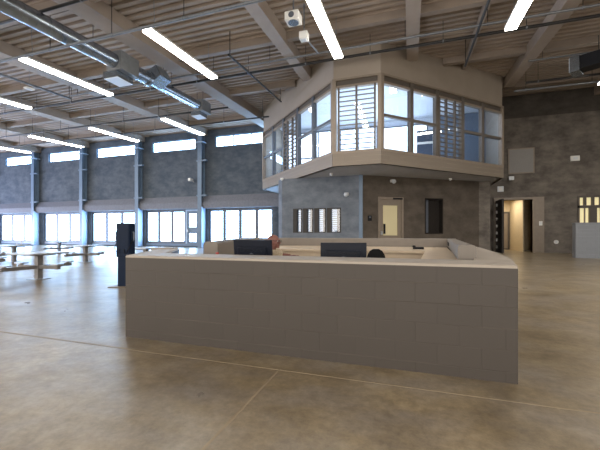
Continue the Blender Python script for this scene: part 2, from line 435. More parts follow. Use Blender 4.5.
# ------------------------------------------------------------------ the raised control booth
PTS = [(-11.0, YW), (KX1-TL, FY+TL), (KX1, FY), (KX2, FY), (KX2+TR, FY+TR), (KX2+TR, YW)]
ZS, ZB, ZT, ZF = 4.83, 5.46, 8.82, 9.30        # soffit, parapet top, glass top, frame top
inner_poly = lambda o: [(-11.0+o, YW-.01), (KX1-TL+o, FY+TL+o*.4), (KX1+o*.4, FY+o), (KX2-o*.4, FY+o), (KX2+TR-o, FY+TR+o*.4), (KX2+TR-o, YW-.01)]
struct(MB().prism(inner_poly(.02), ZS, ZS+.25).build('wall_booth_soffit', M['soffit']))
struct(MB().prism(inner_poly(.2), ZS+.25, ZS+.35).build('floor_booth', M['room_dark']))
struct(MB().prism(inner_poly(.25), 10.42, 10.48).build('ceiling_booth', M['room_white']))
class Facet:
    def __init__(s, a, b):
        s.a, s.b = Vector((*a, 0)), Vector((*b, 0)); s.L = (s.b-s.a).length; s.u = (s.b-s.a).normalized()
        s.n = Vector((s.u.y, -s.u.x, 0))
        s.m = Matrix(((s.u.x, -s.n.x, 0, s.a.x), (s.u.y, -s.n.y, 0, s.a.y), (0, 0, 1, 0), (0, 0, 0, 1)))
    def box(s, mb, u0, u1, d0, d1, z0, z1):      # d grows inward from the face
        mb.box(u0, u1, d0, d1, z0, z1, s.m)
side = ['left_return', 'left', 'front', 'right', 'right_return']
for i in range(5):
    f = Facet(PTS[i], PTS[i+1])
    m = MB(); f.box(m, 0, f.L, -.04, .2, ZS, ZB)
    struct(m.build('wall_booth_parapet_'+side[i], M['band']))
    m = MB(); f.box(m, 0, f.L, .05, .22, ZF, deck(FY+(TL if i in (1, 3) else 0))+.25)
    if i in (0, 4): f.box(m, 0, f.L, .0, .2, ZB, ZF)
    struct(m.build('wall_booth_upper_'+side[i], M['plaster']))
    if i in (0, 4): continue
    # corner posts, header, transom recess
    m = MB()
    f.box(m, -.02, .16, -.05, .2, ZB, ZF); f.box(m, f.L-.16, f.L+.02, -.05, .2, ZB, ZF)
    f.box(m, .16, f.L-.16, -.05, .2, ZF-.1, ZF); f.box(m, .16, f.L-.16, -.02, .2, ZT, ZT+.12); f.box(m, .16, f.L-.16, -.06, .2, ZB, ZB+.13)
    NW[0] += 1
    wr = struct(m.build('window_%d' % NW[0], M['tan']), 'tan steel window band on the booth')
    m = MB(); f.box(m, .16, f.L-.16, .06, .1, ZT+.12, ZF-.1)
    m.build('transom_panel', M['tan_dark'], wr, world=True)
    if i == 2: cols = [('L', .16, f.L-.16)]
    else:
        W = f.L-.32; q = [0, .2, .4, .62, .81, 1.0]; kinds = ['G', 'G', 'L', 'G', 'G']
        if i == 1: q = [1-v for v in q[::-1]]
        cols = [(kinds[k], .16+W*q[k], .16+W*q[k+1]) for k in range(5)]
    zmid = ZB+.13+(ZT-ZB-.13)*.52
    for kd, u0, u1 in cols:
        m = MB()
        if u0 > .2: f.box(m, u0-.11, u0+.11, -.03, .2, ZB+.13, ZF-.1)
        nn = 2 if kd == 'L' else 1
        if kd == 'G': f.box(m, u0+.08, u1-.08, -.02, .14, zmid-.07, zmid+.07)
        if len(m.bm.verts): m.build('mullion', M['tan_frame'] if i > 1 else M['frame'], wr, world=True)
        else: m.bm.free()
        m = MB(); f.box(m, u0+.05, u1-.05, .09, .105, ZB+.1, ZT+.04); m.build('pane', M['glass'], wr, world=True)
        if kd == 'L':
            m = MB()
            for k in range(13):
                z = ZB+.2+(ZT-ZB-.2)*k/13.0
                f.box(m, u0+.1, u1-.1, -.05, .05, z, z+.035)
            for k in ((1, 2) if i != 2 else (1,)):
                cu = u0+(u1-u0)*k/(3 if i != 2 else 2); f.box(m, cu-.05, cu+.05, -.06, .07, ZB+.1, ZT+.02)
            f.box(m, u0+.09, u0+.18, -.06, .07, ZB+.1, ZT+.02); f.box(m, u1-.18, u1-.09, -.06, .07, ZB+.1, ZT+.02)
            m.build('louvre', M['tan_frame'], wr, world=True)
    for u in ((f.L*.5,) if i == 2 else (f.L*.25, f.L*.68)):   # small light blocks on the head trim
        pass
# inside the booth
def booth_back(x0, x1, z0, z1, y, material, nm):
    return struct(MB().box(x0, x1, y, y+.03, z0, z1).build(nm, material))
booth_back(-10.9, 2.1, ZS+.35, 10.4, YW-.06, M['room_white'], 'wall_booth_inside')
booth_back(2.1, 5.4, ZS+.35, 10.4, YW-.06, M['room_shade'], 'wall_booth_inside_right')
window(-10.6, -5.9, 5.6, 10.1, 3, y=YW-.2, fr=.1, mull=.1, pane=M['booth_pane'], rows=2)
window(-5.6, -2.5, 5.6, 10.1, 2, y=YW-.2, fr=.1, mull=.1, pane=M['booth_pane'], rows=2)
window(-2.3, 1.3, 5.6, 9.9, 1, y=YW-.2, fr=.08, mull=.1, pane=M['booth_pane'])
rl = MB()
rl.tube([(-10.3, 25.6, 6.5), (-3.4, 25.6, 6.5)], .05, 8); rl.tube([(-10.3, 25.6, 6.1), (-3.4, 25.6, 6.1)], .03, 8)
for k in range(5): rl.tube([(-10.2+k*1.68, 25.6, 5.18), (-10.2+k*1.68, 25.6, 6.5)], .04, 8)
tag(rl.build('guard_rail', M['stainless']), 'pale railing seen through left booth windows', 'railing')
cb = thing('equipment_cabinet', (.95, 24.6, 5.18), 'tall dark blue cabinet behind the second right booth pane', 'cabinet')
MB().box(-.5, .5, -.3, .3, 0, 3.2, bev=.02).build('carcass', M['room_dark'], cb)
MB().box(-.45, -.02, -.33, -.3, .1, 3.1).build('door', M['room_dark'], cb); MB().box(.02, .45, -.33, -.3, .1, 3.1).build('door', M['room_dark'], cb)
MB().box(-.52, .52, -.36, -.3, 2.25, 2.4).build('rail_trim', M['white_metal'], cb)
for (x, y, lab) in ((-1.0, 21.6, 'lit recessed ceiling light inside booth behind front louvre'), (.9, 22.6, 'lit recessed ceiling light seen through first right booth pane'), (-6.8, 23.2, 'lit recessed ceiling light behind left booth windows')):
    t = thing('troffer_light', (x, y, 10.35), lab, 'ceiling light')
    MB().box(-.24, .24, -.75, .75, 0, .06).build('housing', M['white_metal'], t)
    MB().box(-.19, .19, -.68, .68, -.015, .0).build('diffuser', M['lamp_in'], t)
mo = thing('booth_console', (KX2+.7, FY+2.9, 5.18), 'dark console top just behind the right booth glazing', 'console')
MB().box(-.6, .6, -.3, .3, 0, .36).build('cabinet_body', M['room_dark'], mo); MB().box(-.65, .65, -.35, .35, .36, .4).build('work_top', M['black'], mo)

# ------------------------------------------------------------------ ground-floor walls below the booth
CX, CY = -2.75, 20.0
AX, AY = 4.35, 24.9
LX = -7.76
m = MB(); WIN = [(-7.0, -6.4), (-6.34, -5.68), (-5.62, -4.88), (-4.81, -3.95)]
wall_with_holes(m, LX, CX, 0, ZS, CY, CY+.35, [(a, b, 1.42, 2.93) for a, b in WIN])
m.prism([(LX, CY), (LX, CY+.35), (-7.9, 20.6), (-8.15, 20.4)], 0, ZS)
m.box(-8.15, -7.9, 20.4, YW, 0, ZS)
struct(m.build('wall_lower_left', M['conc_blue_cast']), 'grey concrete wall under the booth with four slot windows')
for k, (a, b) in enumerate(WIN):
    NW[0] += 1
    wd = MB().box(a, a+.24, CY-.03, CY+.3, 1.42, 2.93).box(a+.24, b, CY-.03, CY+.3, 2.88, 2.93).box(a+.24, b, CY-.03, CY+.3, 1.42, 1.47).box(b-.07, b, CY-.03, CY+.3, 1.47, 2.88)
    wd = struct(wd.build('window_%d' % NW[0], M['jamb']))
    MB().box(a+.2, b-.07, CY+.2, CY+.21, 1.47, 2.88).build('pane', M['glass'], wd, world=True)
    s = MB(); mid = a+.24+(b-a-.30)*(.55 if k != 1 else .35)
    s.box(a+.22, mid, CY+.3, CY+.32, 1.47, 2.88)
    s.build('lit_blind', M['slot_blind'], wd, world=True)
    s = MB()
    for z in range(11): s.box(a+.22, mid, CY+.27, CY+.29, 1.5+z*.13, 1.54+z*.13)
    s.build('blind_slat', M['frame'], wd, world=True)
    MB().box(mid+.03, b-.07, CY+.3, CY+.33, 1.47, 2.88).build('curtain_panel', M['tan'], wd, world=True)
f = Facet((CX, CY), (AX, AY))
px = lambda u: u
D0, D1 = 1.12, 2.86                 # tan door
S0, S1 = 4.42, 5.78                 # dark slot window
m = MB()
for (u0, u1, z0, z1) in ((0, D0, 0, ZS), (D0, D1, 3.58, ZS), (D1, S0, 0, ZS), (S0, S1, 3.6, ZS), (S0, S1, 0, 1.35), (S1, f.L, 0, ZS)):
    f.box(m, u0, u1, 0, .35, z0, z1)
struct(m.build('wall_lower_right', M['plaster_low']), 'brown concrete wall under the booth with door and slot window')
m = MB(); m.box(CX-.12, CX+.10, CY-.06, CY+.2, 0, ZS); struct(m.build('trim_20', M['blue_steel']))
m = MB(); f.box(m, D0, D0+.14, -.05, .3, 0, 3.58); f.box(m, D1-.14, D1, -.05, .3, 0, 3.58); f.box(m, D0+.14, D1-.14, -.05, .3, 3.42, 3.58)
d2 = struct(m.build('door_2', M['tan']), 'tan steel door with a warm lit vision panel under the booth')
m = MB()
for (u0, u1, z0, z1) in ((D0+.14, D0+.36, .02, 3.42), (D1-.36, D1-.14, .02, 3.42), (D0+.36, D1-.36, 3.08, 3.42), (D0+.36, D1-.36, .02, 1.25)): f.box(m, u0, u1, .03, .09, z0, z1)
m.build('door_leaf', M['tan'], d2, world=True)
m = MB(); f.box(m, D0+.34, D1-.34, .1, .11, 1.23, 3.1); m.build('vision_panel', M['vision'], d2, world=True)
m = MB(); f.box(m, D0+.42, D0+.54, .05, .12, 1.35, 1.95); m.build('sidelight_bar', M['black'], d2, world=True)
m = MB(); f.box(m, D1-.75, D1-.1, -.09, -.05, 3.44, 3.54); m.build('door_closer', M['black'], d2, world=True)
m = MB(); f.box(m, D0+.18, D0+.3, -.05, .03, 1.3, 1.5); m.build('handle', M['stainless'], d2, world=True)
NW[0] += 1
m = MB(); f.box(m, S0, S0+.06, -.02, .3, 1.35, 3.6); f.box(m, S1-.06, S1, -.02, .3, 1.35, 3.6); f.box(m, S0, S1, -.02, .3, 3.53, 3.6); f.box(m, S0, S1, -.02, .3, 1.35, 1.42)
wd = struct(m.build('window_%d' % NW[0], M['door_dark']), 'tall narrow dark window under the booth')
m = MB(); f.box(m, S0+.06, S0+.45, .26, .28, 1.42, 3.53); m.build('blind_panel', M['frame'], wd, world=True)
m = MB(); f.box(m, S0+.06, S1-.06, .29, .31, 1.42, 3.53); m.build('pane', M['door_dark'], wd, world=True)
struct(MB().box(AX-.05, 5.02, AY, YW, 0, ZS).build('wall_lower_pier', M['hall']))
def fpos(u, d, z): v = f.m @ Vector((u, d, z)); return v
for u, z, lab, dx in ((.55, 2.28, 'small black card reader beside the tan door', .16),):
    t = thing('card_reader', fpos(u, -.01, z), lab, 'card reader'); t.rotation_euler.z = math.atan2(f.u.y, f.u.x)
    MB().box(-.13, .13, -.06, 0, -.16, .16, bev=.02).build('housing', M['black'], t); MB().box(-.06, .06, -.07, -.06, .02, .1).build('indicator', M['frame'], t)
def camera_dome(loc, lab, rz=0, s=1):
    t = thing('dome_camera', loc, lab, 'security camera', rz=rz)
    MB().box(-.12*s, .12*s, -.22*s, 0, -.08*s, .08*s, bev=.02).build('wall_mount', M['white_metal'], t)
    MB().ball((0, -.26*s, -.05*s), .13*s).build('dome', M['grille'], t, smooth=True)
camera_dome(fpos(2.05, 0, 4.55), 'white dome camera on the wall above the tan door', math.atan2(f.u.y, f.u.x))
camera_dome((-3.6, CY, 3.72), 'white twin-head emergency light on the blue-lit wall right of the slot windows')
bpy.context.scene.objects['dome_camera.001']['category'] = 'emergency light'
bpy.context.scene.objects['dome_camera.001'].name = 'emergency_light'
# small domes under the soffit
for x, y, lab in ((-4.3, 18.9, 'tiny white soffit fixture near the front corner of the booth'), (-7.6, 19.6, 'tiny white soffit fixture under the left edge of the booth'), (2.4, 22.9, 'tiny white soffit fixture under the right edge of the booth')):
    t = thing('soffit_fixture', (x, y, ZS-.12), lab, 'ceiling fixture')
    MB().tube([(0, 0, .12), (0, 0, .03)], .1, 12).build('mounting_plate', M['white_metal'], t); MB().ball((0, 0, .03), (.08, .08, .07)).build('dome', M['grille'], t, smooth=True)

# ------------------------------------------------------------------ sliding opening in the hall wall, corridor behind
m = MB()
m.box(5.86, DOOR[0], YW-.12, YW+.4, 0, 3.97); m.box(DOOR[1], 9.0, YW-.12, YW+.02, 0, 3.97); m.box(DOOR[0], DOOR[1], YW-.12, YW+.4, 3.80, 3.97); m.box(DOOR[1], DOOR[1]+.1, YW+.02, YW+.4, 0, 3.8)
d3 = struct(m.build('door_3', M['tan']), 'tall open doorway with tan steel frame into a lit corridor')
lf = MB().box(5.98, 6.10, 26.15, YW-.14, .03, 3.75).build('door_leaf', M['door_dark'], d3, world=True)
h = MB()
for k in range(7): h.box(5.90, 5.98, YW-.6, YW-.5, .3+k*.5, .5+k*.5)
h.build('hinge', M['white_metal'], d3, world=True)
c = MB(); c.box(5.2, 5.3, YW+.4, YW+4.6, 0, 4.2); c.box(9.4, 9.5, YW+.4, YW+4.6, 0, 4.2); c.box(5.2, 9.5, YW+4.6, YW+4.7, 0, 4.2); c.box(8.05, 8.15, YW+1.2, YW+4.6, 0, 4.2)
struct(c.build('wall_corridor', M['warm_wall']))
struct(MB().box(5.2, 9.5, YW+.4, YW+4.7, 4.1, 4.2).build('ceiling_corridor', M['warm_wall']))
cd = struct(MB().box(7.1, 8.0, YW+4.5, YW+4.6, 0, 3.2).build('door_4', M['tan_dark']), 'brown door at the end of the corridor')
MB().box(7.25, 7.85, YW+4.47, YW+4.5, .1, 3.05).build('door_leaf', M['tan'], cd, world=True)
sw = thing('light_switch', (8.78, YW-.12, 2.08), 'small white switch plate on the tan door jamb', 'switch')
MB().box(-.1, .1, -.03, 0, -.15, .15, bev=.01).build('switch_plate', M['white_metal'], sw); MB().box(-.03, .03, -.05, -.03, -.05, .05).build('rocker', M['grille'], sw)
ot = thing('wall_outlet', (9.74, YW, .77), 'small round white outlet low on the brown concrete wall', 'outlet')
MB().tube([(0, 0, 0), (0, -.06, 0)], .14, 14).build('cover_plate', M['white_metal'], ot); MB().box(-.05, .05, -.07, -.06, -.05, .05).build('socket_face', M['grille'], ot)
ws = thing('wall_strobe', (10.82, YW, 6.55), 'white rectangular fire alarm strobe high on the right wall', 'alarm')
MB().box(-.27, .27, -.12, 0, -.18, .18, bev=.03).build('housing', M['white_metal'], ws); MB().box(-.12, .12, -.15, -.12, -.08, .08).build('lens', M['grille'], ws)
jb = thing('wall_speaker', (6.3, YW-.02, 4.62), 'small square grey speaker plate left above the open doorway', 'speaker')
MB().box(-.2, .2, -.05, 0, -.2, .2, bev=.01).build('back_plate', M['grille'], jb); MB().tube([(0, -.05, 0), (0, -.06, 0)], .13, 14).build('grille', M['white_metal'], jb)
vp = thing('return_grille', (7.6, YW, 5.68), 'large pale square louvred grille high beside the booth', 'vent')
MB().box(-.82, .82, -.06, 0, 0, 1.82).build('back_panel', M['grille_dim'], vp)
MB().box(-.82, -.74, -.1, -.06, 0, 1.82).box(.74, .82, -.1, -.06, 0, 1.82).box(-.74, .74, -.1, -.06, 0, .08).box(-.74, .74, -.1, -.06, 1.74, 1.82).build('frame', M['tan'], vp)
s = MB()
for k in range(24): s.box(-.74, .74, -.08, -.06, .1+k*.068, .13+k*.068)
s.build('louvre', M['grille_dim'], vp)
fx = thing('wall_floodlight', (6.98, YW, 5.36), 'small white angled lamp under the square grille', 'lamp')
MB().box(-.14, .14, -.2, 0, -.05, .12).build('bracket', M['white_metal'], fx); MB().box(-.2, .12, -.34, -.2, -.16, .12, bev=.02).build('lamp_head', M['grille'], fx)

# lit office window at the far right, with a lower wall counter
NW[0] += 1
m = MB(); x0, x1, z0, z1 = RWIN
m.box(x0, x1, YW-.05, YW+.3, z0, z0+.12); m.box(x0, x1, YW-.05, YW+.3, z1-.1, z1); m.box(x0, x1, YW-.05, YW+.3, 3.12, 3.30)
m.box(x0, x0+.12, YW-.05, YW+.3, z0+.12, z1-.1); m.box(x1-.12, x1, YW-.05, YW+.3, z0+.12, z1-.1)
for k in range(1, 8): m.box(x0+k*.45-.06, x0+k*.45+.06, YW-.03, YW+.3, 3.3, z1-.1)
for k in (2, 4, 6): m.box(x0+k*.45-.2, x0+k*.45+.2, YW-.03, YW+.3, z0+.12, 3.12)
rw = struct(m.build('window_%d' % NW[0], M['tan_dark']), 'warm lit office window with a row of transom panes')
MB().box(x0+.1, x1-.1, YW+.2, YW+.22, z0+.1, z1-.08).build('pane', M['warm_pane'], rw, world=True)
m = MB()
for k in (1, 3, 5, 7): m.box(x0+k*.45-.03, x0+k*.45+.05, YW+.1, YW+.14, z0+.12, 3.12)
m.build('muntin', M['tan'], rw, world=True)
m = MB().box(10.9, 15, YW-.05, YW, 0, .5); struct(m.build('baseboard_right', M['tan_dark']))
pr = thing('block_pier', (9.4, 22.9, 0), 'free-standing blue-grey block pier in front of the lit office window', 'pier', rz=0)
MB().box(-.58, .58, -.2, .2, 0, 1.93).build('block_body', M['grey_block'], pr); MB().box(-.6, .6, -.22, .22, 1.93, 1.98).build('cap', M['grey_block'], pr)

# ------------------------------------------------------------------ strip lights, pipes, ducts under the roof
LZ = 8.36
def strip(x, y0, y1, label):
    t = thing('strip_light', (x, (y0+y1)/2, LZ+SL*(y0+y1)/2), label, 'ceiling light', 'linear strip lights hung under the roof')
    L = y1-y0; t.rotation_euler.x = math.atan(SL)
    MB().box(-.20, .20, -L/2, L/2, .03, .12).build('housing', M['white_metal'], t)
    MB().box(-.185, .185, -L/2+.02, L/2-.02, -.03, .03).build('diffuser', M['tube'], t)
    for s in (-1, 1): MB().tube([(0, s*L*.4, .12), (0, s*L*.4, 1.5)], .012, 6).build('hanger_rod', M['galv'], t)
near = [(3.57, 'lit strip light right of centre at the top edge, above the booth roof beam'), (-2.95, 'lit strip light straight above the monitors, crossing the top edge'), (-9.15, 'lit strip light between round duct and booth, nearest row'),
        (-15.7, 'lit strip light left of the round duct, nearest row'), (-22.1, 'lit strip light cut off by the left edge, upper one')]
far = [(9.75, 'lit strip light tip at the far right edge under the roof'), (-16.1, 'lit strip light against the wall above the glazed exit door'), (-22.7, 'lit strip light in the far row, second from the exit door'), (-29.2, 'lit strip light in the far row, third from the exit door'), (-36.2, 'lit strip light in the far row, farthest to the left')]
for x, lab in near: strip(x, 9.9, 14.4, lab)
for x, lab in far: strip(x, 19.0, 22.1 if x > 0 else 23.6, lab)

def pipe(y, z, x0, x1, r, material, name, label, hang=3.2, cat='pipe'):
    t = thing(name, ((x0+x1)/2, y, z), label, cat)
    h = (x1-x0)/2
    MB().tube([(-h, 0, 0), (h, 0, 0)], r, 10).build('run', material, t, smooth=True)
    k = -h+.6
    top = deck(y)-z+.02
    while k < h:
        MB().tube([(k, 0, r*.5), (k, 0, top)], .014, 6).build('hanger_rod', M['black_pipe'], t)
        MB().tube([(k-.03, 0, 0), (k+.03, 0, 0)], r*1.35, 10).build('clamp', M['galv'], t)
        k += hang
    return t
P = {}
pipe(9.75, 8.80, -40, -3.2, .055, M['galv'], 'conduit', 'pale galvanised conduit crossing under the round duct, nearest the camera')
pipe(8.85, 9.61, -34, -9.2, .055, M['black_pipe'], 'sprinkler_pipe', 'black sprinkler pipe cutting the upper left corner over the round duct')
pipe(16.2, 9.94, -44, 14, .065, M['black_pipe'], 'sprinkler_pipe', 'long black sprinkler pipe spanning the roof in front of the booth')
pipe(15.36, 9.90, -20, 14, .05, M['galv'], 'conduit', 'long pale conduit running just above the black pipe in front of the booth')
pipe(19.6, 9.69, -40, -11.4, .055, M['black_pipe'], 'sprinkler_pipe', 'thin dark pipe crossing below the capped end of the duct')
pipe(22.4, 9.83, -46, -9.7, .055, M['black_pipe'], 'sprinkler_pipe', 'thin dark pipe nearest the clerestory windows')
pipe(22.3, 10.0, 6.3, 16.5, .06, M['black_pipe'], 'sprinkler_pipe', 'black pipe at the right, below the duct outlet and beside the booth')
pipe(23.0, 9.85, 5.9, 16.5, .06, M['galv'], 'conduit', 'pale conduit under the black pipe at the right wall')
pipe(19.75, 10.1, 5.7, 9.5, .045, M['galv'], 'conduit', 'short grey conduit meeting the right duct outlet')
# small branch runs along y
def branch(x, y0, y1, z0, r, material, name, label):
    t = thing(name, (x, y0, z0+SL*y0), label, 'pipe'); L = y1-y0
    MB().tube([(0, 0, 0), (0, L, SL*L)], r, 10).build('run', material, t, smooth=True)
    for k in (.02, .98): MB().tube([(0, L*k, SL*L*k), (0, L*k, SL*L*k+DECK0-z0)], .02, 6).build('hanger_rod', M['black_pipe'], t)
    return t
branch(-7.9, 13.6, 20.2, 8.95, .05, M['black_pipe'], 'sprinkler_branch', 'short black branch pipe slanting toward the left booth windows')
branch(-19.4, 11.1, 14.9, 8.8, .06, M['galv'], 'conduit', 'short grey conduit with a small box left of the round duct')
branch(2.6, 12.0, 18.4, 8.85, .05, M['black_pipe'], 'sprinkler_branch', 'short black branch pipe slanting along the purlin above the booth')
bx = thing('junction_box', (-19.4, 12.6, 9.24), 'little white box clipped under the short conduit left of the duct', 'junction box')
MB().box(-.16, .16, -.2, .2, -.14, -.06, bev=.02).build('housing', M['white_metal'], bx); MB().tube([(0, 0, -.07), (0, 0, 1.4)], .012, 6).build('hanger_rod', M['galv'], bx); MB().box(-.1, .1, -.12, .12, -.16, -.14).build('cover', M['grille'], bx)

# round duct with side outlets
du = thing('round_duct', (-13.0, 5.0, 8.8+SL*5), 'big round spiral steel duct running under the roof at upper left', 'duct')
def rel(y): return (0, y-5.0, SL*(y-5.0))
d = MB(); d.tube([rel(-4), rel(14.2)], .33, 28)
y = -3.6
while y < 14: d.tube([rel(y), rel(y+.025)], .338, 28); y += .45
d.build('main_run', M['duct'], du, smooth=True)
d = MB(); d.tube([rel(14.2), rel(14.5), rel(19.3)], [.33, .27, .27], 28); y = 14.8
while y < 19.2: d.tube([rel(y), rel(y+.025)], .277, 28); y += .45
d.build('reducer_run', M['duct'], du, smooth=True)
for yy, k0 in ((12.6, 1.0), (19.0, .85)):
    c0 = Vector(rel(yy)); T = Matrix.Translation(c0) @ Matrix.Rotation(.0, 4, 'Y')
    MB().box(-.43*k0, .43*k0, -.55*k0, .55*k0, -.43*k0, .43*k0, T, bev=.02).build('outlet_neck', M['galv_dark'], du)
    o = MB().box(-.68*k0, .14*k0, -.46*k0, .46*k0, -.72*k0, -.40*k0, T).build('outlet_box', M['duct'], du)
    sl = MB()
    for k in range(11): sl.box(-.66*k0, .12*k0, (-.44+k*.08)*k0, (-.37+k*.08)*k0, -.75*k0, -.72*k0, T)
    sl.build('grille', M['grille_bright'], o)
c0 = Vector(rel(14.6)); T = Matrix.Translation(c0) @ Matrix.Rotation(-.5, 4, 'Y')
o = MB().box(.0, .75, -.42, .42, -.34, .34, T, bev=.02).build('outlet_box', M['duct'], du)
sl = MB()
for k in range(9): sl.box(.75, .78, -.38, .38, -.3+k*.068, -.26+k*.068, T)
sl.build('grille', M['galv_dark'], o)
for yy in (2.0, 6.5, 11.0, 16.0, 19.1):
    p = Vector(rel(yy)); MB().tube([p+Vector((0, 0, .25)), p+Vector((0, 0, 1.35))], .014, 6).build('hanger_rod', M['black_pipe'], du)
for yy in (14.15, 19.3):
    p = Vector(rel(yy)); MB().tube([p-Vector((0, .08, 0)), p+Vector((0, .08, 0))], .40 if yy < 15 else .33, 28).build('collar', M['duct'], du, smooth=True)
rd = thing('round_duct', (7.95, 19.2, 9.42), 'short steel duct stub with a square outlet at upper right', 'duct')
R3 = Matrix.Rotation(-.55, 4, 'Z')
MB().tube([(.55, -.15, .1), (1.5, -.6, .25), (6.5, -.6, .3)], .3, 24).build('main_run', M['duct'], rd, smooth=True)
MB().box(-.25, .6, -.34, .34, -.3, .3, R3).build('outlet_neck', M['black'], rd)
o = MB().box(-.62, -.25, -.42, .42, -.40, .34, R3).build('outlet_box', M['duct'], rd)
s = MB()
for k in range(8): s.box(-.65, -.62, -.38+k*.1, -.34+k*.1, -.36, .3, R3)
s.build('grille', M['grille'], o)
MB().tube([(3.5, -.6, .55), (3.5, -.6, 1.25)], .014, 6).build('hanger_rod', M['black_pipe'], rd); MB().tube([(.4, 0, .3), (.4, 0, 1.2)], .014, 6).build('hanger_rod', M['black_pipe'], rd)

# loudspeaker and junction box near the strip light
sp = thing('ceiling_speaker', (-4.12, 11.8, 9.22), 'white box loudspeaker hung under the roof left of the strip light', 'speaker')
MB().box(-.27, .27, -.25, .25, 0, .32, bev=.03).build('cabinet_body', M['white_metal'], sp)
MB().tube([(0, -.245, .16), (0, -.265, .16)], .11, 20).build('speaker_cone', M['frame'], sp); MB().tube([(0, 0, -.015), (0, 0, 0)], .2, 20).build('grille', M['duct'], sp)
MB().tube([(0, 0, .36), (0, 0, 1.35)], .03, 8).build('hanger_rod', M['galv'], sp)
jb = thing('junction_box', (-4.05, 12.9, 9.16), 'small white box just below the hung loudspeaker', 'junction box')
MB().box(-.17, .17, -.16, .16, 0, .3, bev=.02).build('housing', M['white_metal'], jb); MB().box(-.1, .1, -.1, .1, -.02, 0).build('cover', M['grille'], jb)
MB().tube([(0, .1, .15), (.1, 1.0, .22), (.15, 1.65, .3)], .035, 8).build('conduit_arm', M['galv'], jb)
MB().tube([(0, 0, .3), (0, 0, 1.45)], .03, 8).build('hanger_rod', M['galv'], jb)
# small wall camera on the hall wall
wc = thing('wall_camera', (-20.1, YW, 6.4), 'small white camera on the concrete wall above the exit door', 'security camera')
MB().tube([(0, 0, 0), (0, -.3, .1)], .05, 8).build('bracket', M['white_metal'], wc); MB().box(-.14, .14, -.75, -.25, 0, .26, bev=.03).build('camera_body', M['white_metal'], wc)

# ------------------------------------------------------------------ the block reception desk
H = 1.1
FL, FR, FYD = -3.65, .95, 3.58
dk_ = thing('reception_desk', (-1.35, 3.6, 0), 'low angular desk of painted brown block with pale counter tops', 'desk')
def D(mb, name, material, smooth=False, label=None, parent=None): return mb.build(name, material, parent or dk_, smooth, True, label)
front = [(FL, FYD), (FR, FYD), (.66, 4.16), (FL+.16, 4.16)]
left = [(FL, FYD), (FL+.16, 4.16), (-4.32, 5.55), (-4.66, 5.5)]
right = [(FR, FYD), (1.12, 4.45), (1.27, 5.9), (1.34, 7.2), (1.45, 9.45), (1.12, 9.5), (.92, 7.4), (.80, 5.6), (.74, 4.4), (.66, 4.16)]
D(MB().prism(front, 0, H-.03), 'front_block_wall', M['block']); D(MB().prism(left, 0, H-.03), 'left_block_wall', M['block']); D(MB().prism(right, 0, H-.03), 'right_block_wall', M['block'])
def cap(poly, nm):
    mb = MB().prism(poly, H-.03, H)
    es = [e for e in mb.bm.edges if all(v.co.z > H-.001 for v in e.verts)]
    bmesh.ops.bevel(mb.bm, geom=es, offset=.018, segments=3, affect='EDGES', profile=.5)
    D(mb, nm, M['cap'], True)
cap(front, 'front_counter'); cap(left, 'left_counter'); cap(right, 'right_counter')
def bull(w, z0, z1, r=.07):
    p = [(-w/2, z0), (w/2, z0)]
    for k in range(7): a = k/6*PI/2; p.append((w/2-r+r*math.cos(a), z1-r+r*math.sin(a)))
    for k in range(7): a = PI/2+k/6*PI/2; p.append((-w/2+r+r*math.cos(a), z1-r+r*math.sin(a)))
    return p
ZB2 = 1.255
# the raised U-shaped parapet
D(MB().section(bull(.2, H-.02, ZB2, .035), (.645, 4.42, 0), (1.02, 9.5, 0)), 'right_parapet', M['parapet'], True)
D(MB().section(bull(.24, 0, ZB2), (-5.0, 9.5, 0), (1.12, 9.5, 0)), 'back_parapet', M['parapet'], True)
D(MB().section(bull(.24, 0, ZB2), (-3.22, 4.95, 0), (-4.9, 9.5, 0)), 'left_parapet', M['parapet'], True)
D(MB().section(bull(.3, H-.3, H+.025, .06), (-4.62, 5.2, 0), (-4.24, 5.34, 0)), 'left_end_cap', M['cap'], True)
# inner counters and work surface
D(MB().prism([(-4.65, 9.38), (.9, 9.38), (.78, 7.3), (-3.9, 7.3)], .98, 1.03), 'back_counter', M['wood'])
D(MB().prism([(-3.85, 7.45), (.75, 7.45), (.75, 7.38), (-3.85, 7.38)], .1, .98), 'back_counter_front', M['wood'])
D(MB().prism([(.74, 4.45), (.92, 7.35), (.3, 7.35), (.1, 4.45)], .98, 1.03), 'side_counter', M['wood'])
D(MB().prism([(-3.2, 4.17), (.62, 4.17), (.62, 4.95), (-3.2, 4.95)], .72, .76), 'work_surface', M['wood'])
D(MB().prism([(-2.15, 4.78), (-1.45, 4.78), (-1.45, 5.12), (-1.98, 5.12)], .985, 1.012), 'arm_shelf', M['wood']); D(MB().box(-1.75, -1.69, 4.83, 4.89, .75, .985), 'shelf_bracket', M['tan_dark'])
D(MB().box(-3.2, .62, 4.17, 4.2, .05, .72), 'modesty_panel', M['tan_dark'])
for k in (-2.9, -1.2, .4): D(MB().box(k-.03, k+.03, 4.3, 4.9, 0, .72), 'support_leg', M['tan_dark'])
for k, yy in enumerate((8.0, 8.55)):
    xx = .645+(yy-4.42)/(9.5-4.42)*.375-.1
    o = D(MB().box(xx-.02, xx, yy-.08, yy+.08, 1.12, 1.19), 'outlet_plate', M['black'])

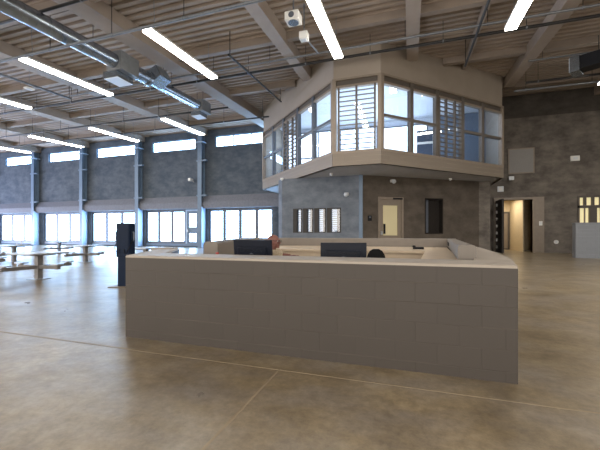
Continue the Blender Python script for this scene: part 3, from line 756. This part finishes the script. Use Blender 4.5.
# monitors on the work surface, backs toward the camera
def monitor(loc, rz, w, h, z0, tilt, label):
    t = thing('computer_monitor', loc, label, 'monitor', rz=rz)
    mt = Matrix.Translation((0, 0, z0)) @ Matrix.Rotation(tilt, 4, 'X')
    MB().box(-w/2, w/2, -.012, .02, 0, h, mt, bev=.008).build('shell', M['screen'], t)
    b = MB().box(-w*.38, w*.38, -.04, -.012, h*.14, h*.72, mt, bev=.012).build('rear_housing', M['screen'], t)
    s = MB()
    for k in range(5): s.box(-w*.3, w*.3, -.043, -.04, h*(.56+.024*k), h*(.565+.024*k), mt)
    s.build('vent', M['black'], b)
    MB().tube([mt @ Vector((0, -.04, h*.42)), mt @ Vector((0, -.047, h*.42))], .035, 20).build('mount_disc', M['frame'], t)
    MB().box(-w/2+.012, w/2-.012, .02, .022, .014, h-.014, mt).build('display', M['black'], t)
    MB().box(-.03, .03, -.075, -.045, 0, z0+h*.45).build('stand', M['black'], t); MB().box(-.13, .13, -.14, .09, 0, .015, bev=.005).build('stand_base', M['black'], t)
monitor((-2.235, 4.58, .76), -.10, .66, .39, .15, .10, 'black monitor seen from behind, hiding the seated person')
monitor((-.86, 4.52, .76), .18, .62, .375, .135, .0, 'black monitor seen from behind, beside the round black chair back')
ph = thing('desk_phone', (.18, 8.15, 1.03), 'small black desk phone on the pale back counter', 'phone')
MB().box(-.12, .12, -.1, .1, 0, .05, bev=.01).build('phone_base', M['black'], ph); MB().box(-.13, -.06, -.12, .12, .05, .085, bev=.012).build('handset', M['black'], ph)
rf = thing('red_bottle', (-2.72, 4.36, .76), 'small red bottle half hidden at the left of the monitor', 'bottle')
MB().tube([(0, 0, 0), (0, 0, .26), (0, 0, .31), (0, 0, .33)], [.045, .045, .02, .02], 16).build('bottle_body', M['bottle_red'], rf, smooth=True); MB().tube([(0, 0, .33), (0, 0, .355)], .024, 12).build('cap', M['bottle_red'], rf)
kt = thing('keyboard', (-.7, 4.78, .76), 'black keyboard on the work surface by the empty chair', 'keyboard', rz=.15)
MB().box(-.22, .22, -.07, .07, 0, .02, bev=.005).build('keyboard_body', M['black'], kt)

def office_chair(loc, rz, label, back_top, seat_z=.5, bw=.25):
    t = thing('office_chair', loc, label, 'chair', rz=rz)      # faces local +y
    MB().box(-.25, .25, -.24, .24, seat_z-.09, seat_z, bev=.035).build('seat', M['dark_fabric'], t, smooth=True)
    b = MB(); n = 18; zc = back_top-.30
    P0 = [(bw*abs(math.cos(a))**.7*(1 if math.cos(a) > 0 else -1), zc+.30*abs(math.sin(a))**.9*(1 if math.sin(a) > 0 else -1)) for a in [2*PI*k/n for k in range(n)]]
    F = [b.bm.verts.new((x, -.29-.06*(1-(x/bw)**2)+.02, z)) for x, z in P0]; G = [b.bm.verts.new((x, -.24-.06*(1-(x/bw)**2)+.03, z)) for x, z in P0]
    for k in range(n): b.bm.faces.new((F[k], F[(k+1) % n], G[(k+1) % n], G[k]))
    b.bm.faces.new(F[::-1]); b.bm.faces.new(G)
    b.build('backrest', M['dark_fabric'], t, smooth=True)
    MB().tube([(0, -.1, seat_z-.08), (0, -.3, seat_z-.04), (0, -.33, zc)], .025, 8).build('back_support', M['black'], t)
    MB().tube([(0, 0, .08), (0, 0, seat_z-.09)], .03, 12).build('gas_post', M['black'], t)
    for k in range(5):
        a = 2*PI*k/5+.3
        lg = MB().tube([(0, 0, .12), (.27*math.cos(a), .27*math.sin(a), .07)], [.03, .018], 8).build('leg', M['black'], t)
        MB().tube([(.27*math.cos(a)-.02, .27*math.sin(a), .03), (.27*math.cos(a)+.02, .27*math.sin(a), .03)], .03, 12).build('caster', M['black'], lg)
office_chair((-.52, 5.55, 0), PI+.1, 'black office chair with rounded back, empty, right of the second monitor', 1.13, .5, .17)

# ------------------------------------------------------------------ the seated person (faces +x, hands on the work surface)
def person():
    t = thing('person', (-2.225, 5.25, 0), 'bald person in a khaki shirt seated behind the left monitor, facing right', 'person', rz=-.12)
    def remeshed(mb, name, material, vox, parent=t, it=6):
        o = mb.build(name, material, parent, True)
        r = o.modifiers.new('Remesh', 'REMESH'); r.mode = 'VOXEL'; r.voxel_size = vox; r.use_smooth_shade = True
        s = o.modifiers.new('Smooth', 'SMOOTH'); s.factor = .5; s.iterations = it
        return o
    b = MB()
    # legs: hips at the seat, knees forward (+x), feet on the floor
    for s in (-1, 1):
        b.tube([(-.02, .10*s, .58), (.2, .11*s, .58), (.42, .11*s, .56)], [.095, .085, .062], 14); b.ball((.43, .11*s, .555), .062)
        b.tube([(.43, .11*s, .55), (.42, .11*s, .3), (.38, .11*s, .09)], [.06, .055, .04], 12)
        b.ball((.44, .11*s, .045), (.13, .045, .042))
    b.ball((-.02, 0, .60), (.15, .18, .13))
    b.tube([(-.03, 0, .6), (-.03, 0, .78), (-.01, 0, 1.0), (0, 0, 1.08)], [.15, .145, .155, .10], 18)
    b.ball((-.01, 0, 1.02), (.11, .2, .1))
    b.tube([(0, 0, 1.05), (.03, 0, 1.2)], [.07, .058], 14)
    ARM = {1: (Vector((0, .2, 1.04)), Vector((.1, .25, .80)), Vector((.36, .13, .80))), -1: (Vector((.02, -.2, 1.05)), Vector((.22, -.27, 1.055)), Vector((.47, -.23, 1.045)))}
    for s in (-1, 1):
        sh, el, wr = ARM[s]
        b.tube([sh, (sh+el)/2, el], [.062, .052, .042], 12); b.ball(sh, .065); b.ball(el, .043)
        b.tube([el, (el+wr)/2, wr], [.043, .038, .028], 12)
        pm = wr+Vector((.05, -.02*s, -.004)); b.ball(pm, (.05, .042, .018))
        for k, L in enumerate((.062, .072, .068, .05)):
            q = pm+Vector((.035, (.03-.02*k)*s, 0))
            b.tube([q, q+Vector((L*.55, 0, .006)), q+Vector((L, 0, -.012))], [.0095, .009, .0075], 8)
        b.tube([pm+Vector((-.015, -.035*s, 0)), pm+Vector((.02, -.062*s, -.004)), pm+Vector((.05, -.066*s, -.008))], [.012, .0105, .008], 8)
    # head: skull, jaw, nose, brow, ears, lips
    hc = Vector((.045, 0, 1.265))
    b.ball(hc+Vector((-.012, 0, 0)), (.112, .082, .108), 24, 18); b.ball(hc+Vector((.032, 0, -.06)), (.062, .058, .062), 20, 14)
    b.ball(hc+Vector((.082, 0, -.102)), (.022, .028, .018)); b.ball(hc+Vector((.088, 0, .018)), (.018, .05, .014))
    b.tube([hc+Vector((.088, 0, .012)), hc+Vector((.118, 0, -.03))], [.010, .016], 10); b.ball(hc+Vector((.112, 0, -.035)), (.016, .018, .011))
    b.ball(hc+Vector((.094, 0, -.066)), (.014, .026, .007)); b.ball(hc+Vector((.092, 0, -.078)), (.014, .024, .008))
    for s in (-1, 1):
        b.ball(hc+Vector((-.008, .078*s, -.012)), (.02, .009, .032)); b.ball(hc+Vector((.07, .042*s, -.035)), (.025, .02, .02))
    remeshed(b, 'body', M['skin'], .0055, it=2)
    for s in (-1, 1):
        e = MB().ball(hc+Vector((.092, .03*s, -.002)), .012).build('eye', M['eye'], t, smooth=True)
    g = MB()
    for s in (-1, 1):
        c = hc+Vector((.118, .034*s, -.004)); pts = [c+Vector((0, .026*math.cos(a), .019*math.sin(a))) for a in [2*PI*k/16 for k in range(17)]]
        g.tube(pts, .0028, 6); g.tube([hc+Vector((.116, .06*s, 0)), hc+Vector((.06, .079*s, .006)), hc+Vector((-.012, .084*s, .006))], .0026, 6)
    g.tube([hc+Vector((.12, -.01, 0)), hc+Vector((.12, .01, 0))], .0026, 6)
    g.build('glasses', M['black'], t)
    c = MB()
    c.tube([(-.03, 0, .58), (-.03, 0, .78), (-.01, 0, 1.0), (0, 0, 1.095)], [.165, .16, .17, .105], 20); c.ball((-.01, 0, 1.02), (.125, .215, .112))
    for s in (-1, 1):
        sh, el, wr = ARM[s]; md = sh.lerp(el, .75)
        c.tube([sh, md], [.088, .078], 14); c.ball(sh, .092)
        if s < 0: c.tube([sh, el, el.lerp(wr, .55)], [.088, .07, .055], 14); c.ball(el, .072)
    remeshed(c, 'shirt', M['shirt'], .012)
    k = MB()
    k.tube([Vector((.0, .062*math.cos(a), 1.105+.01*math.sin(a)))+Vector((.07*math.sin(a)+.005, 0, -.008*math.sin(a))) for a in [2*PI*q/20 for q in range(21)]], .016, 8)
    k.build('collar', M['shirt'], t, smooth=True)
    p = MB()
    for s in (-1, 1):
        p.tube([(-.02, .10*s, .58), (.2, .11*s, .58), (.42, .11*s, .56)], [.108, .098, .075], 14); p.ball((.43, .11*s, .555), .075)
        p.tube([(.43, .11*s, .55), (.42, .11*s, .3), (.38, .11*s, .11)], [.073, .068, .058], 12)
    p.ball((-.02, 0, .60), (.165, .195, .125))
    remeshed(p, 'trousers', M['trousers'], .014)
    for s in (-1, 1): MB().ball((.44, .11*s, .05), (.15, .054, .048)).box(.3, .58, .11*s-.045, .11*s+.045, 0, .03).build('shoe', M['black'], t, smooth=True)
person()
office_chair((-2.26, 5.25, 0), -PI/2-.12, 'black office chair under the seated person behind the left monitor', .98, .46, .2)

# ------------------------------------------------------------------ dayroom tables and the telephone pedestal
def dayroom_table(x, y, label, rz=0.0, first=[None]):
    if first[0] is None:
        t = thing('dayroom_table', (x, y, 0), label, 'table', 'fixed tables with attached seats', rz)
        MB().box(-.22, .22, -.22, .22, 0, .018, bev=.006).build('base_plate', M['stainless'], t)
        MB().box(-.075, .075, -.075, .075, .018, .74).build('pedestal', M['table_steel'], t)
        MB().box(-.52, .52, -.58, .58, .76, .81, bev=.012).build('tabletop', M['stainless'], t)
        MB().box(-.3, .3, -.3, .3, .72, .76).build('top_bracket', M['table_steel'], t)
        for k, (L, a) in enumerate(((1.02, 0), (.85, PI/2))):
            MB().box(-.05, .05, -L, L, .32, .42, Matrix.Rotation(a, 4, 'Z')).build('support_beam', M['table_steel'], t)
            for s in (-1, 1):
                q = Matrix.Rotation(a, 4, 'Z') @ Vector((0, s*(L-.1), 0))
                st = MB().tube([(q.x, q.y, .455), (q.x, q.y, .49)], .18, 22).build('seat', M['stainless'], t, smooth=True)
                MB().tube([(q.x, q.y, .40), (q.x, q.y, .455)], .05, 10).build('seat_post', M['table_steel'], st)
        first[0] = t; return t
    c = copy_tree(first[0]); c.location = (x, y, 0); c.rotation_euler.z = rz; c['label'] = label; return c
dayroom_table(-10.75, 7.25, 'fixed steel table nearest the camera, with seats on low beams')
dayroom_table(-14.9, 12.2, 'fixed steel table standing directly behind the nearest table')
dayroom_table(-18.3, 11.2, 'fixed steel table at the left behind the nearest table, with a small frame on it')
dayroom_table(-10.35, 11.2, 'fixed steel table just left of the dark telephone pedestal')
dayroom_table(-14.6, 7.6, 'fixed steel table cut off by the left edge of the view')
dayroom_table(-22.5, 16.5, 'farthest fixed steel table, near the lower windows')
def wire_holder(loc, label, s=1.0):
    t = thing('wire_holder', loc, label, 'holder')
    MB().tube([(-.16*s, 0, .01), (-.16*s, 0, .24*s), (.16*s, 0, .24*s), (.16*s, 0, .01)], .018, 8).build('hoop', M['white_metal'], t)
    MB().box(-.2*s, .2*s, -.06, .06, 0, .012).build('foot_plate', M['white_metal'], t)
wire_holder((-18.1, 11.3, .81), 'small pale wire hoop standing on the left rear table')
kp = thing('telephone_pedestal', (-7.1, 6.95, 0), 'dark navy telephone pedestal standing left of the block desk', 'telephone', rz=.22)
MB().box(-.32, .22, -.25, .25, 0, .02, bev=.006).build('base_plate', M['tan'], kp)
MB().box(-.14, .15, -.10, .10, .02, .80).build('post', M['kiosk'], kp)
MB().box(-.165, .20, -.13, .13, .78, 1.66, bev=.012).build('head_cabinet', M['kiosk'], kp)
MB().box(-.14, .17, -.14, -.13, .9, 1.6).build('face_plate', M['kiosk'], kp)
for s in (-1, 1):
    off = 0 if s > 0 else .035
    h = MB().box(s*.20+off, s*.235+off, -.09, .03, 1.18, 1.44, bev=.01).build('handset_cradle', M['kiosk'], kp)
    MB().tube([(s*.235+off, -.03, 1.2), (s*.26+off, -.03, 1.22), (s*.26+off, -.03, 1.4), (s*.235+off, -.03, 1.42)], .024, 10).build('handset', M['frame'], h, smooth=True)
    MB().tube([(s*.23+off, -.03, 1.2), (s*.2, -.15, 1.0), (s*.1, -.17, .86), (s*.06, -.15, .98)], .010, 6).build('cord', M['black'], kp)

# ------------------------------------------------------------------ camera, light, world
cam = bpy.data.cameras.new('camera'); co = bpy.data.objects.new('camera', cam); COL.objects.link(co)
cam.sensor_width = 36; cam.lens = 336/600*36; cam.shift_y = 8.0/600; cam.clip_end = 300
co.location = (0, 0, 1.4); co.rotation_euler = (PI/2, 0, math.atan(110/336))
bpy.context.scene.camera = co
def area(name, loc, rot, sx, sy, power, col):
    a = bpy.data.lights.new(name, 'AREA'); a.shape = 'RECTANGLE'; a.size = sx; a.size_y = sy; a.energy = power; a.color = col
    o = bpy.data.objects.new(name, a); COL.objects.link(o); o.location = loc; o.rotation_euler = rot; return o
area('unseen blue fill from the left', (-53, 12, 1.6), (PI/2+.5, 0, -PI/2), 24, 3, 7000, (.66, .74, 1.0))  # added blue fill for the left hall; the end wall is solid
area('unseen fill to the right', (14, 6, 8.6), (.0, .1, 0), 3, 8, 1400, (1.0, .95, .90))  # added out-of-view fill to brighten the right-hand floor
area('corridor lamp', (6.9, YW+2.4, 4.05), (0, 0, 0), 1.2, 2.4, 70, (1.0, .88, .68))
area('added booth fill', (-2.8, 24.0, 5.5), (PI, 0, 0), 8, 5, 420, (.80, .90, 1.0))  # added below the sill line to brighten the booth ceiling
area('added booth fill', (-2.7, 19.6, 5.5), (PI, 0, 0), 2.5, 3, 160, (.80, .90, 1.0))  # second added fill, closer to the front louvre
w = bpy.data.worlds.new('World'); bpy.context.scene.world = w; w.use_nodes = True
w.node_tree.nodes['Background'].inputs[0].default_value = (1.0, .93, .85, 1); w.node_tree.nodes['Background'].inputs[1].default_value = 2.3
sc = bpy.context.scene
sc.view_settings.view_transform = 'Standard'; sc.view_settings.look = 'None'; sc.view_settings.exposure = 0.55
sc.cycles.use_denoising = True
sc.cycles.max_bounces = 8; sc.cycles.diffuse_bounces = 4; sc.cycles.transparent_max_bounces = 12
sc.cycles.sample_clamp_indirect = 6
